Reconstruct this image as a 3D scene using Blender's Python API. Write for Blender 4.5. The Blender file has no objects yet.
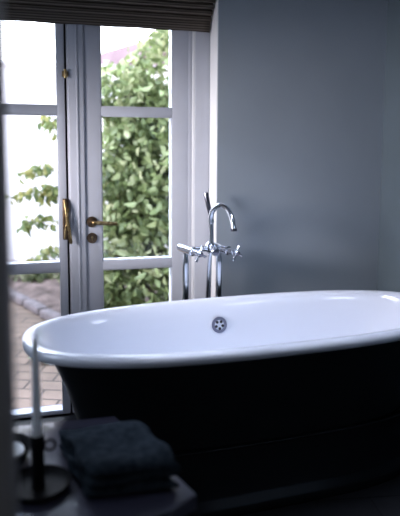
import bpy, bmesh, math, random
from math import sin, cos, pi, radians, sqrt
from mathutils import Vector, Matrix
random.seed(11)
scene = bpy.context.scene
COL = scene.collection

# ------------------------------------------------------------------ materials
def mat(name, color, rough=.5, metal=0, spec=.5, coat=0, sheen=0):
    m = bpy.data.materials.new(name); m.use_nodes = True
    b = m.node_tree.nodes['Principled BSDF']
    b.inputs['Base Color'].default_value = (*color, 1)
    b.inputs['Roughness'].default_value = rough
    b.inputs['Metallic'].default_value = metal
    b.inputs['Specular IOR Level'].default_value = spec
    b.inputs['Coat Weight'].default_value = coat
    b.inputs['Sheen Weight'].default_value = sheen
    return m

def noisy(m, c1, c2, scale=8, detail=4, bump=0, bscale=60, stretch=(1, 1, 1), lo=.35, hi=.65, dist=.01):
    nt = m.node_tree; N = nt.nodes; L = nt.links; b = N['Principled BSDF']
    tc = N.new('ShaderNodeTexCoord'); mp = N.new('ShaderNodeMapping'); mp.inputs['Scale'].default_value = stretch
    L.new(tc.outputs['Object'], mp.inputs['Vector'])
    n = N.new('ShaderNodeTexNoise'); n.inputs['Scale'].default_value = scale; n.inputs['Detail'].default_value = detail
    L.new(mp.outputs[0], n.inputs['Vector'])
    r = N.new('ShaderNodeValToRGB'); r.color_ramp.elements[0].position = lo; r.color_ramp.elements[1].position = hi
    r.color_ramp.elements[0].color = (*c1, 1); r.color_ramp.elements[1].color = (*c2, 1)
    L.new(n.outputs['Fac'], r.inputs['Fac']); L.new(r.outputs['Color'], b.inputs['Base Color'])
    if bump:
        n2 = N.new('ShaderNodeTexNoise'); n2.inputs['Scale'].default_value = bscale; n2.inputs['Detail'].default_value = 3
        L.new(mp.outputs[0], n2.inputs['Vector'])
        bp = N.new('ShaderNodeBump'); bp.inputs['Strength'].default_value = bump; bp.inputs['Distance'].default_value = dist
        L.new(n2.outputs['Fac'], bp.inputs['Height']); L.new(bp.outputs[0], b.inputs['Normal'])
    return m

M = {}
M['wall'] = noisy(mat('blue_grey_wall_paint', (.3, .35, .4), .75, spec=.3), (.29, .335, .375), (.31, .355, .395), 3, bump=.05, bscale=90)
M['wall_shade'] = noisy(mat('shaded_wall_paint', (.2, .26, .3), .75, spec=.3), (.105, .14, .165), (.115, .15, .18), 3, bump=.05, bscale=90)  # wall paint again, with the right side's shade put into a darker colour
M['ceiling'] = noisy(mat('ceiling_paint', (.4, .42, .45), .9), (.26, .28, .31), (.28, .30, .33), 3)
M['jamb'] = noisy(mat('grey_jamb_paint', (.3, .3, .32), .6), (.30, .31, .33), (.33, .34, .36), 4)
M['joinery'] = noisy(mat('grey_white_joinery_paint', (.6, .62, .68), .38), (.47, .49, .55), (.50, .52, .58), 5, bump=.02, bscale=40)
M['reveal'] = noisy(mat('white_reveal_paint', (.8, .8, .82), .6), (.78, .79, .82), (.82, .83, .85), 4)
M['enamel'] = noisy(mat('white_enamel', (.85, .87, .9), .07, coat=.6), (.79, .82, .90), (.81, .84, .92), 2)
M['tubblack'] = noisy(mat('black_tub_paint', (.01, .012, .015), .42, spec=.3), (.004, .006, .0075), (.007, .009, .011), 6, bump=.03, bscale=70)
M['tubplinth'] = noisy(mat('black_plinth_gloss', (.01, .012, .015), .2, spec=.4), (.004, .005, .007), (.006, .008, .010), 6)
M['chrome'] = noisy(mat('chrome', (.8, .82, .86), .15, 1), (.84, .89, .97), (.90, .94, 1.0), 3)
M['darkchrome'] = noisy(mat('chrome_dark', (.3, .3, .36), .2, 1), (.22, .22, .27), (.30, .30, .36), 9)
M['satin'] = noisy(mat('satin_chrome_plate', (.8, .82, .88), .4, .7), (.70, .73, .80), (.80, .83, .90), 20)
M['brass'] = noisy(mat('aged_brass', (.6, .4, .15), .32, 1), (.22, .15, .07), (.50, .37, .18), 60)
M['darkbrass'] = noisy(mat('bronzed_brass', (.3, .2, .1), .4, 1), (.09, .06, .045), (.20, .14, .09), 50)
M['seal'] = noisy(mat('black_seal', (.015, .015, .015), .8), (.01, .01, .012), (.02, .02, .022), 30)
M['hole'] = noisy(mat('drain_hole_shadow', (.01, .01, .012), .8), (.008, .008, .01), (.015, .015, .02), 30)
M['floor'] = mat('dark_floor_boards', (.02, .02, .025), .45, spec=.35)
M['bench'] = noisy(mat('dark_lacquered_bench_wood', (.06, .06, .08), .30, spec=.9, coat=.6), (.035, .035, .06), (.05, .05, .08), 6, stretch=(1, 12, 1), bump=.05, bscale=30)
M['towel'] = noisy(mat('charcoal_terry', (.05, .055, .065), .95, spec=.05), (.014, .021, .030), (.034, .046, .060), 45, bump=1, bscale=320, dist=.006)
M['iron'] = noisy(mat('black_iron', (.012, .012, .014), .6, spec=.12), (.004, .004, .005), (.008, .008, .009), 40)
M['wax'] = noisy(mat('white_candle_wax', (.75, .78, .82), .5), (.88, .90, .94), (.92, .94, .97), 10)
M['wax'].node_tree.nodes['Principled BSDF'].inputs['Subsurface Weight'].default_value = .35
M['wax'].node_tree.nodes['Principled BSDF'].inputs['Subsurface Radius'].default_value = (.8, .9, 1)
M['wax'].node_tree.nodes['Principled BSDF'].inputs['Subsurface Scale'].default_value = .02
M['wick'] = noisy(mat('wick', (.05, .04, .04), .9), (.03, .03, .03), (.08, .07, .06), 30)
M['blind'] = mat('dark_striped_blind', (.04, .035, .03), .9, spec=.1)
M['render'] = noisy(mat('white_garden_render', (.85, .8, .82), .9), (.86, .80, .84), (.95, .91, .94), 1.2, bump=.1, bscale=30)
M['paving'] = mat('tan_brick_paving', (.4, .3, .25), .85)
M['soil'] = noisy(mat('leafy_soil', (.15, .1, .09), .95), (.06, .04, .033), (.20, .14, .125), 7, bump=.6, bscale=25, dist=.05)
M['stone'] = noisy(mat('mauve_edging_stone', (.3, .25, .27), .9), (.12, .10, .105), (.20, .165, .17), 14, bump=.4)
M['rooftile'] = noisy(mat('mauve_roof_tiles', (.3, .2, .22), .85), (.26, .18, .20), (.32, .23, .25), 9)
M['bark'] = noisy(mat('bark', (.1, .07, .05), .9), (.07, .05, .035), (.16, .12, .09), 20, bump=.4)

def leafmat(name, ca, cb, cc):
    m = mat(name, ca, .4, spec=.4); nt = m.node_tree; N = nt.nodes; L = nt.links; b = N['Principled BSDF']
    at = N.new('ShaderNodeAttribute'); at.attribute_name = 'tint'
    r = N.new('ShaderNodeValToRGB'); r.color_ramp.elements[0].color = (*ca, 1); r.color_ramp.elements[1].color = (*cc, 1)
    e = r.color_ramp.elements.new(.5); e.color = (*cb, 1)
    L.new(at.outputs['Fac'], r.inputs['Fac']); L.new(r.outputs['Color'], b.inputs['Base Color'])
    tr = N.new('ShaderNodeBsdfTranslucent'); L.new(r.outputs['Color'], tr.inputs['Color'])
    mx = N.new('ShaderNodeMixShader'); mx.inputs[0].default_value = .35
    L.new(b.outputs[0], mx.inputs[1]); L.new(tr.outputs[0], mx.inputs[2]); L.new(mx.outputs[0], N['Material Output'].inputs['Surface'])
    return m
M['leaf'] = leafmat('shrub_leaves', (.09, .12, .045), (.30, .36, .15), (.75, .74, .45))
M['leaf2'] = leafmat('sprig_leaves', (.12, .17, .07), (.26, .31, .10), (.42, .38, .14))
M['leaf3'] = leafmat('bed_plants', (.10, .13, .06), (.24, .25, .13), (.42, .36, .30))

def glassmat():
    m = bpy.data.materials.new('window_glass'); m.use_nodes = True
    nt = m.node_tree; N = nt.nodes; L = nt.links; N.remove(N['Principled BSDF'])
    t = N.new('ShaderNodeBsdfTransparent'); t.inputs[0].default_value = (.95, .97, .97, 1)
    g = N.new('ShaderNodeBsdfGlossy'); g.inputs['Roughness'].default_value = .02
    f = N.new('ShaderNodeFresnel'); f.inputs[0].default_value = 1.35
    mx = N.new('ShaderNodeMixShader'); L.new(f.outputs[0], mx.inputs[0])
    L.new(t.outputs[0], mx.inputs[1]); L.new(g.outputs[0], mx.inputs[2]); L.new(mx.outputs[0], N['Material Output'].inputs['Surface'])
    return m
M['glass'] = glassmat()

def boards(m, c1, c2, gap, w, h, rot=0, mortar=.01, bump=.5, noise=20):
    nt = m.node_tree; N = nt.nodes; L = nt.links; b = N['Principled BSDF']
    tc = N.new('ShaderNodeTexCoord'); mp = N.new('ShaderNodeMapping'); mp.inputs['Rotation'].default_value = (0, 0, rot)
    L.new(tc.outputs['Object'], mp.inputs[0])
    br = N.new('ShaderNodeTexBrick'); br.inputs['Scale'].default_value = 1
    br.inputs['Brick Width'].default_value = w; br.inputs['Row Height'].default_value = h; br.inputs['Mortar Size'].default_value = mortar
    br.inputs['Mortar Smooth'].default_value = .3
    br.inputs['Color1'].default_value = (*c1, 1); br.inputs['Color2'].default_value = (*c2, 1); br.inputs['Mortar'].default_value = (*gap, 1)
    L.new(mp.outputs[0], br.inputs['Vector'])
    n = N.new('ShaderNodeTexNoise'); n.inputs['Scale'].default_value = noise; n.inputs['Detail'].default_value = 5
    L.new(mp.outputs[0], n.inputs[0])
    mx = N.new('ShaderNodeMix'); mx.data_type = 'RGBA'; mx.blend_type = 'OVERLAY'; mx.inputs[0].default_value = .55
    L.new(br.outputs['Color'], mx.inputs[6]); L.new(n.outputs['Fac'], mx.inputs[7]); L.new(mx.outputs[2], b.inputs['Base Color'])
    bp = N.new('ShaderNodeBump'); bp.inputs['Strength'].default_value = bump; bp.inputs['Distance'].default_value = .01; bp.invert = True
    L.new(br.outputs['Fac'], bp.inputs['Height']); L.new(bp.outputs[0], b.inputs['Normal'])
boards(M['floor'], (.014, .015, .018), (.020, .021, .025), (.004, .004, .005), 1.8, .16, rot=.15, mortar=.004, bump=.3)
boards(M['paving'], (.150, .104, .078), (.21, .145, .11), (.06, .043, .034), .26, .13, rot=.35, mortar=.008, noise=5)

def stripes(m):
    nt = m.node_tree; N = nt.nodes; L = nt.links; b = N['Principled BSDF']
    tc = N.new('ShaderNodeTexCoord'); w = N.new('ShaderNodeTexWave'); w.bands_direction = 'Z'
    w.inputs['Scale'].default_value = 28; w.inputs['Distortion'].default_value = .4; w.inputs['Detail'].default_value = 1
    L.new(tc.outputs['Object'], w.inputs[0])
    r = N.new('ShaderNodeValToRGB'); r.color_ramp.elements[0].color = (.034, .027, .022, 1); r.color_ramp.elements[1].color = (.15, .125, .105, 1)
    L.new(w.outputs['Fac'], r.inputs[0]); L.new(r.outputs[0], b.inputs['Base Color'])
stripes(M['blind'])

# ------------------------------------------------------------------ mesh helpers
def link(name, bm, m, parent=None, smooth=True, angle=35, loc=None):
    bmesh.ops.recalc_face_normals(bm, faces=bm.faces)
    me = bpy.data.meshes.new(name); bm.to_mesh(me); bm.free()
    me.materials.append(m)
    if smooth:
        me.shade_smooth(); me.set_sharp_from_angle(angle=radians(angle))
    o = bpy.data.objects.new(name, me); COL.objects.link(o)
    if parent: o.parent = parent
    return o
def tag(o, label, cat, group=None, kind=None):
    o['label'] = label; o['category'] = cat
    if group: o['group'] = group
    if kind: o['kind'] = kind
    return o
def struct(o, label=None):
    o['kind'] = 'structure'
    if label: o['label'] = label
    return o
def empty(name, loc=(0, 0, 0), rz=0):
    o = bpy.data.objects.new(name, None); o.empty_display_size = .1; COL.objects.link(o)
    o.location = loc; o.rotation_euler = (0, 0, rz)
    return o
def box(bm, x0, x1, y0, y1, z0, z1, bev=0, seg=2):
    v = [bm.verts.new(c) for c in ((x0,y0,z0),(x1,y0,z0),(x1,y1,z0),(x0,y1,z0),(x0,y0,z1),(x1,y0,z1),(x1,y1,z1),(x0,y1,z1))]
    fs = [bm.faces.new([v[i] for i in q]) for q in ((0,3,2,1),(4,5,6,7),(0,1,5,4),(1,2,6,5),(2,3,7,6),(3,0,4,7))]
    if bev:
        es = list({e for f in fs for e in f.edges})
        bmesh.ops.bevel(bm, geom=es, offset=bev, segments=seg, profile=.5, affect='EDGES')
def BM(): return bmesh.new()
def boxobj(name, m, dims, parent=None, bev=0, seg=2):
    bm = BM(); box(bm, *dims, bev, seg); return link(name, bm, m, parent)
def frame_of(d):
    d = d.normalized(); a = Vector((0,0,1)) if abs(d.z) < .9 else Vector((1,0,0))
    u = d.cross(a).normalized(); return u, d.cross(u).normalized()
def loft(bm, rings, cap0=True, cap1=True):
    R = [[bm.verts.new(p) for p in r] for r in rings]; n = len(R[0])
    for a, b in zip(R, R[1:]):
        for i in range(n): bm.faces.new((a[i], a[(i+1) % n], b[(i+1) % n], b[i]))
    if cap0: bm.faces.new(R[0])
    if cap1: bm.faces.new(R[-1])
    return R
def tube(bm, pts, rad, n=14, caps=True):
    pts = [Vector(p) for p in pts]
    if not hasattr(rad, '__len__'): rad = [rad]*len(pts)
    rings = []; u = None
    for i, p in enumerate(pts):
        d = (pts[min(i+1, len(pts)-1)] - pts[max(i-1, 0)]).normalized()
        if u is None: u, v = frame_of(d)
        else:
            u = (u - d*u.dot(d)).normalized(); v = d.cross(u)
        rings.append([p + (u*cos(2*pi*k/n) + v*sin(2*pi*k/n))*rad[i] for k in range(n)])
    loft(bm, rings, caps, caps)
def smoothpath(P, k=8):
    P = [Vector(p) for p in P]; out = []
    Q = [P[0]*2-P[1]] + P + [P[-1]*2-P[-2]]
    for i in range(1, len(Q)-2):
        for j in range(k):
            t = j/k; a, b, c, d = Q[i-1:i+3]
            out.append(.5*((2*b)+(c-a)*t+(2*a-5*b+4*c-d)*t*t+(3*b-a-3*c+d)*t**3))
    out.append(P[-1]); return out
def lathe(bm, prof, c=(0,0,0), axis=(0,0,1), n=40, caps=True):
    c = Vector(c); d = Vector(axis).normalized(); u, v = frame_of(d)
    rings = [[c + d*h + (u*cos(2*pi*k/n)+v*sin(2*pi*k/n))*max(r, .0004) for k in range(n)] for r, h in prof]
    loft(bm, rings, caps, caps)
def sup(a, b, z, n=2.62, seg=128, off=(0,0)):
    out = []
    for k in range(seg):
        # even angular sampling of a superellipse
        t = 2*pi*(k+.5)/seg; c, s = cos(t), sin(t)
        r = (abs(c/a)**n + abs(s/b)**n)**(-1/n) if False else None
        # param by angle on the stretched circle
        rr = (abs(c)**n + abs(s)**n)**(-1/n)
        out.append(Vector((off[0]+a*rr*c, off[1]+b*rr*s, z)))
    return out

# ------------------------------------------------------------------ room
YW, YD, XR, XL = 2.81, 2.94, 1.754, -1.35
RX0, RX1, RH = -.60, .850, 2.16          # door recess
ZC = 2.5
bm = BM(); box(bm, XL-.15, XR+.15, -1.35, YW+.0, -.12, 0); box(bm, RX0, RX1, YW, 3.0, -.12, -.002)
struct(link('floor', bm, M['floor'], smooth=False))
struct(boxobj('ceiling', M['ceiling'], (XL-.15, XR+.15, -1.35, YW+.2, ZC, ZC+.12)))
bm = BM(); T = .22
box(bm, XL, RX0, YW, YW+T, 0, ZC); box(bm, RX1, XR+.15, YW, YW+T, 0, ZC); box(bm, RX0, RX1, YW, YW+T, RH, ZC)
wb = struct(link('wall_back', bm, M['wall'], smooth=False))
bm = BM()
box(bm, RX1-.004, RX1+.0005, YW+.004, YD-.004, 0, RH); box(bm, RX0-.0005, RX0+.004, YW+.004, YD-.004, 0, RH)
box(bm, RX0, RX1, YW+.004, YD-.004, RH-.004, RH+.0005)
struct(link('trim_1', bm, M['reveal'], smooth=False), 'white painted lining of the door recess')
struct(boxobj('wall_right', M['wall_shade'], (XR, XR+.15, -1.35, YW, 0, ZC)))
struct(boxobj('wall_left', M['wall'], (XL-.15, XL, -1.35, YW+.2, 0, ZC)))
struct(boxobj('wall_rear', M['wall'], (XL, XR, -1.35, -1.2, 0, ZC)))
bm = BM(); JX = -.037
box(bm, XL, JX-.02, .77, .85, 0, ZC); box(bm, .93, XR, .77, .85, 0, ZC); box(bm, JX-.02, .93, .77, .85, 2.1, ZC)
struct(link('wall_partition', bm, M['wall'], smooth=False))
bm = BM()
box(bm, JX-.02, JX, .75, .87, 0, 2.1, .004); box(bm, JX-.1, JX-.008, .735, .77, 0, 2.15, .004); box(bm, JX-.1, JX-.008, .85, .88, 0, 2.15, .004)
box(bm, .91, .93, .75, .87, 0, 2.1, .004); box(bm, .918, 1.01, .735, .77, 0, 2.15, .004)
box(bm, JX, .91, .75, .87, 2.08, 2.1)
struct(link('trim_2', bm, M['jamb']), 'grey painted door casing close to the camera')
bm = BM()
box(bm, RX1+.001, XR, YW-.015, YW, 0, .11, .003)
struct(link('baseboard_back', bm, M['jamb']))

# door frame (fixed) at the back of the recess
bm = BM()
box(bm, .772, RX1, YD-.0, YD+.10, -.02, RH, .003); box(bm, RX0, RX0+.085, YD, YD+.09, -.02, RH, .003)
box(bm, RX0+.08, .775, YD, YD+.09, RH-.05, RH, .003)
box(bm, .766, .774, YD+.05, YD+.10, -.02, RH, .002)
struct(link('trim_3', bm, M['joinery']), 'grey white fixed door frame in the recess')
bm = BM(); box(bm, .758, .7722, YD+.003, YD+.014, 0, RH-.05, .001); struct(link('trim_5', bm, M['reveal']), 'white strip painted as the lit edge of the door frame')  # white colour stands in for daylight on the frame's left-facing edge
bm = BM(); box(bm, RX0, RX1, YD, YD+.16, -.06, -.002, .004)
struct(link('trim_4', bm, M['stone']), 'threshold under the garden doors')

LF = YD + .024                           # room face of the door leaves
def leaf_door(name, x0, x1, sl, sr, label):
    """french door leaf with three glazed lights; stile widths sl, sr"""
    y0, y1 = LF, LF+.085
    zb, zt = .0, 2.105
    bm = BM()
    box(bm, x0, x0+sl, y0, y1, zb, zt, .003); box(bm, x1-sr, x1, y0, y1, zb, zt, .003)
    gx0, gx1 = x0+sl, x1-sr
    bars = [(zb, .014), (.7246, .769), (1.484, 1.5276), (2.05, zt)]
    for a, b in bars: box(bm, gx0-.002, gx1+.002, y0+.001, y1-.001, a, b, .002)
    for (a, b) in zip(bars, bars[1:]):
        za, zz = a[1], b[0]; t = .004
        ya, yb = y0+.006, y0+.013
        box(bm, gx0, gx0+t, ya, yb, za, zz, .001); box(bm, gx1-t, gx1, ya, yb, za, zz, .001)
        box(bm, gx0+t, gx1-t, ya, yb, za, za+t, .001); box(bm, gx0+t, gx1-t, ya, yb, zz-t, zz, .001)
    d = link(name, bm, M['joinery']); struct(d, label)
    bm = BM()
    for (a, b) in zip(bars, bars[1:]): box(bm, gx0+.001, gx1-.001, y0+.013, y0+.017, a[1]+.001, b[0]-.001)
    link('glass', bm, M['glass'], d, smooth=False)
    return d
dl = leaf_door('door_1', -.518, .136, .075, .035, 'left glazed garden door leaf')
dr = leaf_door('door_2', .146, .765, .160, .105, 'right glazed garden door leaf with lever handle')
bm = BM(); box(bm, .134, .148, YD+.05, YD+.07, .0, 2.1)
link('seal_strip', bm, M['seal'], dr, smooth=False)
bm = BM()   # astragal with its raised fillets
box(bm, .152, .225, LF-0.0100, LF+0.0005, .01, 2.1, .004, 3); box(bm, .188, .197, LF-0.0150, LF-0.0090, .01, 2.1, .002)
link('cover_strip', bm, M['joinery'], dr)
bm = BM(); box(bm, .742, .7655, LF-0.0060, LF+0.0005, .01, 2.1, .002)
link('edge_strip', bm, M['joinery'], dr)
# lever handle
hx, hz = .255, .968
bm = BM(); lathe(bm, [(.0, 0), (.026, 0), (.027, .003), (.025, .008), (.012, .010), (.0105, .020), (.0105, .044), (.0, .044)], (hx, LF+0.0000, hz), (0, -1, 0))
rose = link('handle_rose', bm, M['darkbrass'], dr)
bm = BM(); tube(bm, smoothpath([(hx, LF-0.0360, hz), (hx+.012, LF-0.0480, hz), (hx+.05, LF-0.0500, hz-.002), (hx+.095, LF-0.0500, hz-.006), (hx+.118, LF-0.0480, hz-.007)]), [.0105]*8+[.010]*8+[.0095]*8+[.0085]*8+[.006])
link('lever', bm, M['brass'], rose)
bm = BM(); lathe(bm, [(.0, 0), (.025, 0), (.026, .003), (.024, .007), (.010, .008), (.0, .008)], (hx, LF+0.0000, .888), (0, -1, 0))
esc = link('escutcheon', bm, M['darkbrass'], dr)
bm = BM(); lathe(bm, [(0, 0), (.006, 0), (.006, .011), (0, .011)], (hx, LF+0.0000, .892), (0, -1, 0)); box(bm, hx-.003, hx+.003, LF-0.0100, LF+0.0000, .873, .892, .001)
link('keyhole', bm, M['brass'], esc)
# vertical brass closing bolt across the meeting edges
bm = BM(); box(bm, .115, .142, LF-0.0180, LF+0.0010, .885, 1.085, .004, 3)
bolt = link('bolt_plate', bm, M['darkbrass'], dl)
bm = BM(); tube(bm, [(.124, LF-0.0240, 1.080), (.126, LF-0.0300, 1.06), (.136, LF-0.0340, .98), (.150, LF-0.0360, .878), (.151, LF-0.0350, .868)], [.004, .007, .0075, .0085, .005])
tube(bm, [(.136, LF-0.0160, .985), (.136, LF-0.0400, .985)], .007)
tube(bm, [(.143, LF-0.0260, 1.04), (.126, LF-0.0280, .93), (.122, LF-0.0260, .892)], [.004, .005, .004])
link('bolt_lever', bm, M['brass'], bolt)
bm = BM(); tube(bm, [(.139, LF-0.0180, 1.655), (.139, LF-0.0180, 1.695)], .008); box(bm, .125, .153, LF-0.0140, LF+0.0010, 1.662, 1.688, .002)
link('upper_catch', bm, M['brass'], dl)

# ------------------------------------------------------------------ roman blind (folded stack inside the recess)
def blind():
    root = empty('roman_blind', (.12, YW, 1.9))
    tag(root, 'dark brown striped roman blind gathered up above the glazed garden doors', 'blind')
    x0, x1 = RX0+.01-.12, RX1-.013-.12
    # profile in y (local, 0 = wall face) / z (local to 1.9); folds bulge toward the room, leaning forward as they rise
    def sheet(prof, th, name, par, sag=.004):
        bm = BM(); nx = 40; rows = []
        for (y, z) in prof:
            rows.append([bm.verts.new((x0+(x1-x0)*i/nx, y, z + sag*sin(i*.9+z*40)*.35)) for i in range(nx+1)])
        for a, b in zip(rows, rows[1:]):
            for i in range(nx): bm.faces.new((a[i], a[i+1], b[i+1], b[i]))
        o = link(name, bm, M['blind'], par, angle=60)
        s = o.modifiers.new('thickness', 'SOLIDIFY'); s.thickness = th; s.offset = -1
        return o
    P = [(.112, .020), (.114, .006), (.109, -.002), (.102, .006), (.096, .032), (.092, .054)]
    sheet(P, .003, 'hem', root)
    k = 0
    for i in range(5):
        zb = .045 + i*.024; yb = .086 - i*.024
        pr = []
        for j in range(9):
            t = j/8; a = -pi/2 + pi*t*.9
            pr.append((yb + .010 - .014*cos(a), zb + .0135 + .0135*sin(a)))
        pr.insert(0, (yb+.018, zb+.004)); pr.append((yb-.002+.018, zb+.034))
        sheet(pr, .0025, 'fold', root)
    sheet([(.004, .155), (-.016, .158), (-.020, .18), (-.012, .26)], .003, 'upper_panel', root)
    bm = BM(); box(bm, x0, x1, -.008, .04, .235, .258, .002)
    link('headrail', bm, M['blind'], root)
    return root
blind()

# ------------------------------------------------------------------ bathtub
TC, TY = (.815, 2.15, 0), .062
tub = empty('bathtub', TC, TY)
tag(tub, 'freestanding oval bathtub with white rolled rim, black sides and black plinth base', 'bathtub')
NR = 2.62
prof = [(.838,.318,.637),(.855,.335,.634),(.868,.348,.636),(.877,.357,.643),(.8805,.3605,.654),(.879,.359,.664),(.872,.352,.672),(.860,.340,.6755),(.846,.326,.675),(.834,.314,.671),(.825,.305,.663),(.812,.296,.648),(.790,.283,.62),(.758,.270,.57),(.722,.248,.50),(.685,.218,.42),(.655,.198,.35),(.615,.175,.31),(.56,.145,.295),(.45,.11,.290),(.30,.07,.288),(.15,.03,.2875),(.02,.005,.287)]
bm = BM(); loft(bm, [sup(a, b, z, NR) for a, b, z in prof], False, True)
basin = link('basin', bm, M['enamel'], tub, angle=80)
bm = BM(); loft(bm, [sup(a, b, z, NR) for a, b, z in [(.842,.322,.640),(.822,.318,.634),(.800,.312,.628),(.786,.302,.60),(.768,.290,.56),(.742,.270,.50),(.722,.250,.44),(.705,.235,.38),(.690,.222,.33),(.678,.210,.285),(.672,.202,.265)]], False, True)
link('outer_shell', bm, M['tubblack'], tub, angle=80)
bm = BM(); loft(bm, [sup(a, b, z, 3.5) for a, b, z in [(.660,.190,.262),(.660,.195,.268),(.667,.202,.265),(.667,.202,.260),(.660,.194,.256),(.656,.190,.246),(.654,.188,.19),(.652,.187,.12),(.653,.188,.075),(.658,.195,.058),(.664,.203,.046),(.668,.207,.032),(.669,.208,.016),(.664,.203,.0),(.60,.15,.0)]])
link('plinth', bm, M['tubplinth'], tub, angle=80)
# overflow with five holes on the far inner wall
ox, oz = -.055, .571
# real inner-wall y at this x from the superellipse
ay, by = .7585, .2703
oy = by*(1-abs(ox/ay)**NR)**(1/NR)
nrm = Vector((0, -1, .20)).normalized(); oc = Vector((ox, oy-.001, oz))
bm = BM(); lathe(bm, [(0, 0), (.040, 0), (.0405, .003), (.039, .005), (.035, .0055), (.033, .003), (.030, .004), (.020, .006), (0, .0065)], oc, nrm, 48)
ov = link('overflow_plate', bm, M['satin'], tub)
u_, v_ = frame_of(nrm)
for k in range(5):
    a = 2*pi*k/5 + .35
    bm = BM(); lathe(bm, [(0, 0), (.0062, 0), (.0062, .0012), (0, .0014)], oc + nrm*.0058 + (u_*cos(a)+v_*sin(a))*.0155, nrm, 16)
    link('overflow_hole', bm, M['hole'], ov)
bm = BM(); lathe(bm, [(.0325, .0), (.0345, .0), (.0345, .0058), (.0325, .0058)], oc, nrm, 48)
link('overflow_ring', bm, M['darkchrome'], ov)

# ------------------------------------------------------------------ floor standing bath mixer
mx = empty('bath_mixer_tap', (.745, 2.70, 0))
tag(mx, 'chrome floor-standing bath mixer tap with curved spout behind the black bathtub', 'tap')
O = Vector((.745, 2.70, 0))
def mxo(name, bm, m, par=None):
    bmesh.ops.translate(bm, verts=bm.verts, vec=-O); return link(name, bm, m, par or mx)
LX, RXX, LYY = .668, .832, 2.71
for x in (LX, RXX):
    bm = BM()
    lathe(bm, [(0, 0), (.034, 0), (.035, .004), (.030, .010), (.0165, .014), (.0155, .03), (.0155, .79), (.0145, .805), (.0125, .82), (.0125, .85), (0, .85)], (x, LYY, 0))
    mxo('riser_pipe', bm, M['chrome'])
bm = BM(); tube(bm, [(LX, LYY, .856), (RXX, LYY, .856)], .014); mxo('cross_bar', bm, M['chrome'])
for a, b in ((Vector((.650, 2.75, .860)), Vector((.700, 2.61, .852))), (Vector((.813, 2.75, .862)), Vector((.874, 2.61, .850)))):
    d = (b-a).normalized()
    bm = BM(); Lb = (b-a).length
    lathe(bm, [(0, 0), (.0165, 0), (.0195, .003), (.0195, Lb*.66), (.021, Lb*.67), (.021, Lb*.74), (.015, Lb*.76), (.015, Lb), (0, Lb)], a, d)
    vb = mxo('valve_body', bm, M['chrome'])
    e = b + d*.010
    u, v = frame_of(d)
    bm = BM(); lathe(bm, [(0, -.014), (.011, -.014), (.014, 0), (.014, .012), (.010, .017), (0, .018)], e, d, 24)
    for k in range(4):
        q = pi/4 + .35 + k*pi/2; w = u*cos(q)+v*sin(q)
        tube(bm, [e + w*.006 + d*.004, e + w*.027 + d*.004, e + w*.036 + d*.004, e + w*.040 + d*.004], [.0055, .0050, .0075, .005], 12)
    ch = mxo('cross_handle', bm, M['chrome'])
    bm = BM(); lathe(bm, [(0, 0), (.0105, 0), (.0105, .003), (0, .004)], e + d*.017, d, 20)
    mxo('handle_cap', bm, M['darkchrome'], ch)
hub = Vector((.790, 2.71, .860))
bm = BM(); lathe(bm, [(0, -.022), (.018, -.022), (.024, -.012), (.024, .014), (.018, .022), (.012, .028), (0, .028)], hub)
mxo('hub', bm, M['chrome'])
a = Vector((.788, 2.69, .860)); d = Vector((-.06, -1, -.03)).normalized()
bm = BM(); lathe(bm, [(0, 0), (.012, 0), (.012, .06), (.0175, .065), (.0195, .070), (.0195, .092), (.016, .096), (0, .097)], a, d)
dv = mxo('diverter_knob', bm, M['chrome'])
bm = BM(); lathe(bm, [(0, .096), (.015, .096), (.014, .099), (0, .100)], a, d, 24)
mxo('knob_face', bm, M['darkchrome'], dv)
bm = BM(); tube(bm, [(.792, 2.71, .875), (.793, 2.71, .93), (.791, 2.71, .985)], [.0125, .011, .011])
tube(bm, smoothpath([(.791, 2.71, .975), (.790, 2.705, 1.015), (.799, 2.69, 1.046), (.821, 2.66, 1.066), (.840, 2.62, 1.056), (.849, 2.58, 1.022), (.852, 2.56, .985), (.852, 2.552, .965)]), .0125, 18)
sp = mxo('spout', bm, M['chrome'])
bm = BM(); lathe(bm, [(0, 0), (.0138, 0), (.0142, .004), (.0138, .014), (0, .014)], (.852, 2.550, .958), (0, .05, 1), 20)
mxo('spout_tip', bm, M['darkchrome'], sp)
bm = BM(); tube(bm, [(.800, 2.735, .965), (.796, 2.735, 1.01), (.785, 2.74, 1.06), (.775, 2.745, 1.112), (.774, 2.745, 1.120)], [.0075, .0105, .011, .0125, .010], 16)
mxo('hand_shower', bm, M['darkchrome'])
bm = BM(); tube(bm, [(.792, 2.71, .985), (.799, 2.735, .985)], .014, 14); mxo('shower_cradle', bm, M['chrome'])
bm = BM(); tube(bm, smoothpath([(.801, 2.735, .967), (.803, 2.745, .92), (.800, 2.752, .82), (.797, 2.755, .60), (.792, 2.755, .35), (.786, 2.755, .12), (.780, 2.745, .05), (.776, 2.735, .12), (.776, 2.735, .35), (.778, 2.725, .60), (.784, 2.715, .78), (.790, 2.71, .842)]), .0085, 12)
mxo('shower_hose', bm, M['chrome'])

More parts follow.
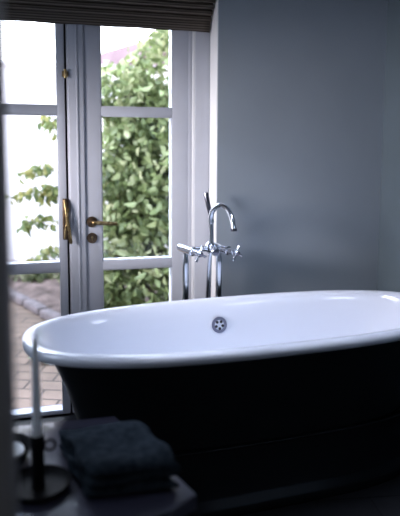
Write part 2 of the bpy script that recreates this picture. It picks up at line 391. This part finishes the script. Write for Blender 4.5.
# ------------------------------------------------------------------ bench
def poly_slab(bm, pts, z0, z1, bev):
    lo = [bm.verts.new((x, y, z0)) for x, y in pts]; hi = [bm.verts.new((x, y, z1)) for x, y in pts]
    n = len(pts); fs = [bm.faces.new(lo[::-1]), bm.faces.new(hi)]
    for i in range(n): fs.append(bm.faces.new((lo[i], lo[(i+1) % n], hi[(i+1) % n], hi[i])))
    bmesh.ops.bevel(bm, geom=list({e for f in fs for e in f.edges}), offset=bev, segments=3, profile=.5, affect='EDGES')
bench = empty('bench', (-.12, 1.5, 0))
tag(bench, 'low dark lacquered bench beside the bathtub carrying the folded towel and candlestick', 'bench')
A = [(.352, 1.312), (.215, 1.79), (-.62, 1.80), (-.62, 1.20), (.10, 1.20), (.28, 1.265)]
B0 = Vector((-.12, 1.5))
bm = BM(); poly_slab(bm, [(x+.12, y-1.5) for x, y in A[::-1]], .462, .5, .003); link('bench_top', bm, M['bench'], bench)
for (x, y) in ((.18, 1.70), (-.56, 1.74), (-.56, 1.26), (.20, 1.32)):
    bm = BM(); tube(bm, [(x+.12, y-1.5, 0), (x+.12, y-1.5, .465)], [.017, .024], 16); link('leg', bm, M['bench'], bench)
bm = BM(); box(bm, -.40, .28, -.20, -.175, .40, .463, .003); link('rail', bm, M['bench'], bench)
bm = BM(); box(bm, -.40, .28, .19, .215, .40, .463, .003); link('rail', bm, M['bench'], bench)

# ------------------------------------------------------------------ folded towel
tw = empty('folded_towel', (.178, 1.475, .5), 0)
tag(tw, 'thick charcoal terry towel folded in layers on the bench beside the candlestick', 'towel')
def pad(w, d, z0, z1, seed, skew=.23, fold='right'):
    rnd = random.Random(seed); bm = BM(); nx, ny, nk = 26, 24, 10; h = (z1-z0)/2; zc = (z0+z1)/2
    rings = []
    # cross section loops (rounded slab) swept along y
    for j in range(ny+1):
        y = -d/2 + d*j/ny
        ey = min(1, sqrt(max(0, 1-(abs(y)/(d/2))**10)))
        e2 = .35 + .65*ey
        ring = []
        K = 56
        for k in range(K):
            t = 2*pi*k/K; c, s = cos(t), sin(t)
            px = (abs(c)**.28)*(1 if c > 0 else -1)*w/2*(.97+.03*ey)
            pz = (abs(s)**.75)*(1 if s > 0 else -1)*h*e2
            wob = .0045*sin(px*31+y*17+seed)+.005*sin(px*11-y*45+seed*2) + .0015*rnd.uniform(-1, 1)
            ring.append(Vector((px + skew*y*-1 + wob*.8, y + .006*sin(px*14+seed), zc + pz + (wob if s > 0 else 0))))
        rings.append(ring)
    loft(bm, rings)
    return bm
lay = [(.220, .268, .000, .028, 3), (.218, .264, .023, .053, 7), (.216, .258, .047, .078, 5)]
for i, (w, d, a, b, s) in enumerate(lay):
    o = link('towel_layer', pad(w, d, a, b, s), M['towel'], tw, angle=80)
# ------------------------------------------------------------------ candlestick and candle
cs = empty('candlestick', (-.014, 1.432, .5))
tag(cs, 'black iron chamber candlestick with wide round dish on the bench left of the towel', 'candlestick')
bm = BM(); lathe(bm, [(0, 0), (.060, 0), (.071, .004), (.077, .012), (.0785, .020), (.0765, .021), (.073, .014), (.066, .007), (.055, .004), (.018, .004), (0, .004)], n=64)
link('dish', bm, M['iron'], cs, angle=60)
bm = BM(); lathe(bm, [(.017, .003), (.016, .010), (.0155, .10), (.0165, .104), (.0165, .136), (.014, .138), (.0115, .136), (.0115, .118), (0, .118)], n=32)
link('stem', bm, M['iron'], cs)
bm = BM(); tube(bm, [(.029+.013*cos(t), 0, .108+.013*sin(t)) for t in [2*pi*k/24 for k in range(25)]], .0028, 10, False)
link('finger_ring', bm, M['iron'], cs)
cd = empty('taper_candle', (-.014, 1.432, .6185))
tag(cd, 'tall slim white taper candle standing unlit in the black candlestick', 'candle')
bm = BM(); lathe(bm, [(0, 0), (.0108, 0), (.0115, .02), (.0105, .10), (.0085, .20), (.0070, .245), (.0045, .256), (0, .259)], n=28)
link('wax_body', bm, M['wax'], cd)
bm = BM(); tube(bm, [(0, 0, .257), (.001, 0, .265), (.002, 0, .268)], .0009, 8); link('wick', bm, M['wick'], cd)
# shallow bowl with pale candle
bw = empty('shallow_bowl', (-.105, 1.605, .5))
tag(bw, 'shallow black iron bowl at the far left of the bench behind the candlestick', 'bowl')
bm = BM(); lathe(bm, [(0, 0), (.050, 0), (.066, .010), (.078, .030), (.079, .034), (.076, .034), (.064, .014), (.050, .006), (0, .005)], n=64)
link('bowl_body', bm, M['iron'], bw, angle=60)
sc_ = empty('candle_disc', (-.105, 1.605, .506))
tag(sc_, 'pale flat round candle lying inside the shallow black bowl', 'candle')
bm = BM(); lathe(bm, [(0, 0), (.046, 0), (.050, .002), (.056, .013), (.054, .0165), (0, .0165)], n=48)
link('wax_body', bm, M['wax'], sc_)
bm = BM(); tube(bm, [(0, 0, .016), (.001, 0, .026)], .001, 8); link('wick', bm, M['wick'], sc_)

# ------------------------------------------------------------------ garden
struct(boxobj('ground', M['paving'], (-4, 6, 3.03, 12, -.25, -.06)), 'tan brick paving outside the doors')
bm = BM()
nx, ny = 60, 20
def bed_edge(x):
    return 6.0 if x < -.35 else max(3.95, 6.0-2.4*(x+.35))
def bed_pt(i, j):
    x = -3.5+8.5*i/nx; e = bed_edge(x); return x, e+(7.4-e)*j/ny
nx = 90
g = [[bm.verts.new((*bed_pt(i, j), -.035+.02*sin(i*1.7)*cos(j*1.3)+random.uniform(0, .025))) for j in range(ny+1)] for i in range(nx+1)]
for i in range(nx):
    for j in range(ny): bm.faces.new((g[i][j], g[i+1][j], g[i+1][j+1], g[i][j+1]))
struct(link('flower_bed_soil', bm, M['soil']), 'brown leafy planting bed at the foot of the garden wall')
ep = [(-2.2+k*.36, 5.97, 0) for k in range(5)] + [(-.33+.145*k, 5.93-.348*k, -1.176) for k in range(6)] + [(.72+k*.36, 3.88, 0) for k in range(4)]
for k, (x, y, rz) in enumerate(ep):
    bm = BM(); box(bm, -.17, .17, -.05, .05, 0, .07, .018, 3)
    o = link('edging_stone', bm, M['stone']); o.location = (x, y + .01*sin(k*2.1), -.062); o.rotation_euler = (0, 0, rz+.04*sin(k*3.3))
    tag(o, 'mauve edging stone in the row along the planting bed', 'stone', 'edging stones along the planting bed')
gw = boxobj('garden_wall', M['render'], (-4, 6, 7.4, 7.6, -.1, 2.28))
tag(gw, 'tall white rendered garden wall behind the planting bed', 'wall')
bm = BM(); box(bm, -4, 6, 7.36, 7.64, 2.281, 2.33, .01); link('coping', bm, M['render'], gw)

# neighbour's outbuilding behind the wall
hs = empty('garden_outbuilding', (1.8, 9, -.06))
tag(hs, 'low outbuilding with mauve tiled roof beyond the garden shrub', 'building')
bm = BM(); box(bm, -1.15, 1.2, -.9, .9, 0, 2.55); link('wall', bm, M['render'], hs)
bm = BM()
rings = [[Vector(p) for p in ((-1.3, y, 2.50), (0, y, 2.95), (1.3, y, 2.50), (1.3, y, 2.30), (0, y, 2.75), (-1.3, y, 2.30))] for y in (-1.05, 1.05)]
R_ = [[bm.verts.new(p) for p in r] for r in rings]
for i in range(6): bm.faces.new((R_[0][i], R_[0][(i+1) % 6], R_[1][(i+1) % 6], R_[1][i]))
for r in R_:
    bm.faces.new((r[0], r[1], r[4], r[5])); bm.faces.new((r[1], r[2], r[3], r[4]))
link('roof', bm, M['rooftile'], hs, smooth=False)
bm = BM(); vs = [bm.verts.new(p) for p in ((-1.14, -.91, 2.5), (1.14, -.91, 2.5), (0, -.91, 2.86))]; bm.faces.new(vs)
link('gable', bm, M['rooftile'], hs, smooth=False)

def leaf_cloud(name, parent, pts, size, m, rnd, droop=.4):
    """pts: list of (pos, tint); each leaf = folded pointed oval of 6 tris around a midrib"""
    verts, faces, tint = [], [], []
    for p, tn in pts:
        s = size*rnd.uniform(.6, 1.25)
        d = Vector((rnd.uniform(-1, 1), rnd.uniform(-1, 1), rnd.uniform(-1, .6)-droop)).normalized()
        sd = d.cross(Vector((rnd.uniform(-1, 1), rnd.uniform(-1, 1), rnd.uniform(-.2, 1)))).normalized()
        nn = d.cross(sd)
        b = len(verts); w = s*.26
        for (l, q, h) in ((0,0,0),(.35,-1,.16),(.38,0,0),(.35,1,.16),(.72,-.75,.1),(.75,0,-.04),(.72,.75,.1),(1,0,-.12)):
            verts.append(p + d*s*l + sd*w*q + nn*s*h)
        faces += [(b,b+1,b+2),(b,b+2,b+3),(b+1,b+4,b+5,b+2),(b+2,b+5,b+6,b+3),(b+4,b+7,b+5),(b+5,b+7,b+6)]
        tint += [tn]*8
    me = bpy.data.meshes.new(name); me.from_pydata([tuple(v) for v in verts], [], faces); me.materials.append(m)
    at = me.attributes.new('tint', 'FLOAT', 'POINT'); at.data.foreach_set('value', tint)
    me.shade_smooth()
    o = bpy.data.objects.new(name, me); COL.objects.link(o); o.parent = parent
    return o

def shrub(name, loc, blobs, n, size, m, seed, label, cat='shrub', hollow=.55, group=None):
    rnd = random.Random(seed); root = empty(name, loc); tag(root, label, cat, group)
    pts = []; tot = sum(b[3]*b[4] for b in blobs)
    for (x, y, z, rx, rz) in blobs:
        for i in range(int(n*rx*rz/tot)):
            while True:
                v = Vector((rnd.gauss(0, 1), rnd.gauss(0, 1), rnd.gauss(0, 1)))
                if v.length > .01: break
            v.normalize(); r = rnd.uniform(hollow, 1.0) ** .7
            p = Vector((x+v.x*rx*r, y+v.y*rx*r, z+v.z*rz*r))
            if p.z < .03: p.z = .03 + rnd.random()*.1
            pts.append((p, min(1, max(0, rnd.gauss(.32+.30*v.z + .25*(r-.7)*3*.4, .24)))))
    leaf_cloud('foliage', root, pts, size, m, rnd)
    bm = BM()
    for (x, y, z, rx, rz) in blobs:
        bx_, by_ = x*.3, y*.3
        tube(bm, smoothpath([(bx_, by_, 0), (bx_*.6+x*.4, by_*.6+y*.4, z*.45), (x, y, z), (x+.05, y, z+rz*.7)], 5), [.028]*5+[.02]*5+[.012]*5+[.005], 8)
    link('stems', bm, M['bark'], root)
    return root
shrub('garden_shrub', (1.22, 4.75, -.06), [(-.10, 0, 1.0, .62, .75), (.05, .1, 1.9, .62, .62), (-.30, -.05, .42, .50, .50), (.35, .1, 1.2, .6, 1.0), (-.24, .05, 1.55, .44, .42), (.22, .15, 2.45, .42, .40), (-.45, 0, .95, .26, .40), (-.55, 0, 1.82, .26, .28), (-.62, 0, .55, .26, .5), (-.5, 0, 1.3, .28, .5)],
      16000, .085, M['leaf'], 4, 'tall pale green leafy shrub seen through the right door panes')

# sparse sprig seen through the left door
def sprig():
    rnd = random.Random(5); root = empty('slender_sapling', (.27, 4.75, -.06))
    tag(root, 'slender sapling with sparse pale leaves seen through the left door panes', 'sapling')
    bm = BM(); pts = []
    tube(bm, smoothpath([(0, 0, 0), (.02, .02, .6), (-.02, 0, 1.2), (.0, .0, 1.75)], 6), [.012]*6+[.009]*6+[.006]*6+[.003], 8)
    brs = [[(.0, 0, .80), (-.12, -.02, 1.05), (-.28, -.02, 1.10), (-.45, 0, 1.00)],
           [(-.01, 0, .95), (-.13, 0, 1.22), (-.25, .02, 1.25), (-.36, .02, 1.20)],
           [(.0, 0, .62), (-.12, 0, .82), (-.26, .02, .86), (-.38, .0, .80)],
           [(.01, 0, .5), (-.10, -.03, .62), (-.22, -.04, .60), (-.33, -.02, .52)],
           [(-.01, 0, 1.2), (-.08, 0, 1.5), (-.15, .02, 1.62), (-.20, .02, 1.60)],
           [(.0, 0, .9), (-.08, 0, 1.08), (-.16, .04, 1.08), (-.20, .04, 1.0)]]
    for b in brs:
        sp = smoothpath(b, 6); tube(bm, sp, [.005-.0035*i/len(sp) for i in range(len(sp))], 6)
        for q in sp[7:]:
            for _ in range(4): pts.append((q + Vector((rnd.uniform(-.045, .045), rnd.uniform(-.05, .05), rnd.uniform(-.04, .03))), rnd.random()))
    link('stems', bm, M['bark'], root)
    leaf_cloud('foliage', root, pts, .075, M['leaf2'], rnd, .6)
sprig()
# low plants in the bed
for i, (x, y, r, h, nl, s, lb) in enumerate([(-.75, 6.5, .30, .22, 500, 3, 'low green clump at the left end of the planting bed'), (-.02, 6.4, .26, .16, 350, 8, 'small faded plant in the middle of the planting bed'), (.42, 5.75, .26, .22, 500, 12, 'bushy low plant in the bed nearest the tall shrub')]):
    shrub('bed_plant', (x, y, -.03), [(0, 0, h*.5, r, h)], nl, .07, M['leaf3'], s, lb, 'plant', .2)
shrub('ground_cover', (.02, 3.95, -.06), [(0, 0, .05, .10, .05)], 90, .05, M['leaf3'], 21, 'small weed growing from the brick paving outside the left door', 'plant', .2)

# ------------------------------------------------------------------ light
w = bpy.data.worlds.new('overcast_sky'); scene.world = w; w.use_nodes = True
N = w.node_tree.nodes; L = w.node_tree.links; bg = N['Background']
tc = N.new('ShaderNodeTexCoord'); sx = N.new('ShaderNodeSeparateXYZ'); r = N.new('ShaderNodeValToRGB')
L.new(tc.outputs['Generated'], sx.inputs[0]); L.new(sx.outputs['Z'], r.inputs[0]); L.new(r.outputs[0], bg.inputs[0])
r.color_ramp.elements[0].position = 0; r.color_ramp.elements[0].color = (.98, .93, .97, 1)
r.color_ramp.elements[1].position = .6; r.color_ramp.elements[1].color = (.70, .80, 1.0, 1)
bg.inputs[1].default_value = 6.0

def area(name, loc, target, sx_, sy_, power, color, portal=False):
    l = bpy.data.lights.new(name, 'AREA'); l.shape = 'RECTANGLE'; l.size = sx_; l.size_y = sy_; l.energy = power; l.color = color
    o = bpy.data.objects.new(name, l); COL.objects.link(o); o.location = loc
    d = Vector(target)-Vector(loc); o.rotation_euler = d.to_track_quat('-Z', 'Y').to_euler()
    if portal: l.cycles.is_portal = True
    return o
area('door_portal', (.125, YD+.12, 1.05), (.125, 0, 1.05), 1.4, 2.15, 1, (1, 1, 1), True)
area('side_fill', (-1.2, 1.75, 1.5), (1.2, 2.75, .9), .6, .9, 6, (.68, .80, 1))  # added fill from the left, there is no window in this wall
osl = area('outdoor_fill', (-1.3, 4.6, 2.9), (.9, 2.4, .7), 2.0, 1.2, 100, (.70, .77, 1)); osl.data.spread = radians(60)  # extra lamp added outside to push more cool light through the doors
sl = bpy.data.lights.new('reveal_fill_spot', 'SPOT'); sl.energy = 205; sl.color = (1, .93, .95); sl.spot_size = radians(56); sl.spot_blend = 1; sl.shadow_soft_size = .25  # made-up spot that brightens the right reveal, door frame and nearby wall
so = bpy.data.objects.new('reveal_fill_spot', sl); COL.objects.link(so); so.location = (-.95, 2.2, 1.35)
so.rotation_euler = (Vector((.96, 2.82, 1.10))-Vector(so.location)).to_track_quat('-Z', 'Y').to_euler()

dl_ = area('tub_fill', (.75, 1.75, 2.46), (.85, 2.25, .5), 1.0, .5, 5.4, (.74, .80, 1)); dl_.data.spread = radians(62)  # no ceiling fitting here: fill added to brighten the tub interior
area('plinth_highlight_fill', (1.66, 1.2, 1.9), (1.4, 2.1, .1), .25, .25, 1.6, (.72, .80, 1))  # unseen lamp added to put a highlight on the plinth's right end
area('casing_fill', (.3, -.9, 2.2), (0, .8, 1.0), .5, .5, 2.6, (.95, .95, 1))  # invented fill behind the camera that lightens the near door casing
# ------------------------------------------------------------------ camera
psi, p, roll, H, F = radians(15.2), radians(6.2), radians(.3), 1.32, 600
fw = Vector((sin(psi)*cos(p), cos(psi)*cos(p), -sin(p))); rr = Vector((cos(psi), -sin(psi), 0)); uu = rr.cross(fw)
r2 = rr*cos(roll)+uu*sin(roll); u2 = uu*cos(roll)-rr*sin(roll)
cam = bpy.data.cameras.new('camera'); co = bpy.data.objects.new('camera', cam); COL.objects.link(co)
m3 = Matrix((r2, u2, -fw)).transposed(); co.matrix_world = Matrix.Translation((0, 0, H)) @ m3.to_4x4()
cam.sensor_fit = 'HORIZONTAL'; cam.sensor_width = 36; cam.lens = F/400*36; cam.shift_y = -42.5/400
cam.clip_start = .05; cam.clip_end = 100
cam.dof.use_dof = True; cam.dof.focus_distance = 2.62; cam.dof.aperture_fstop = 2.0
scene.camera = co
scene.view_settings.view_transform = 'Standard'; scene.view_settings.look = 'None'
scene.view_settings.exposure = 0; scene.view_settings.gamma = 1
scene.cycles.use_denoising = True
scene.cycles.max_bounces = 10; scene.cycles.transparent_max_bounces = 12; scene.cycles.caustics_reflective = False
scene.cycles.sample_clamp_indirect = 6
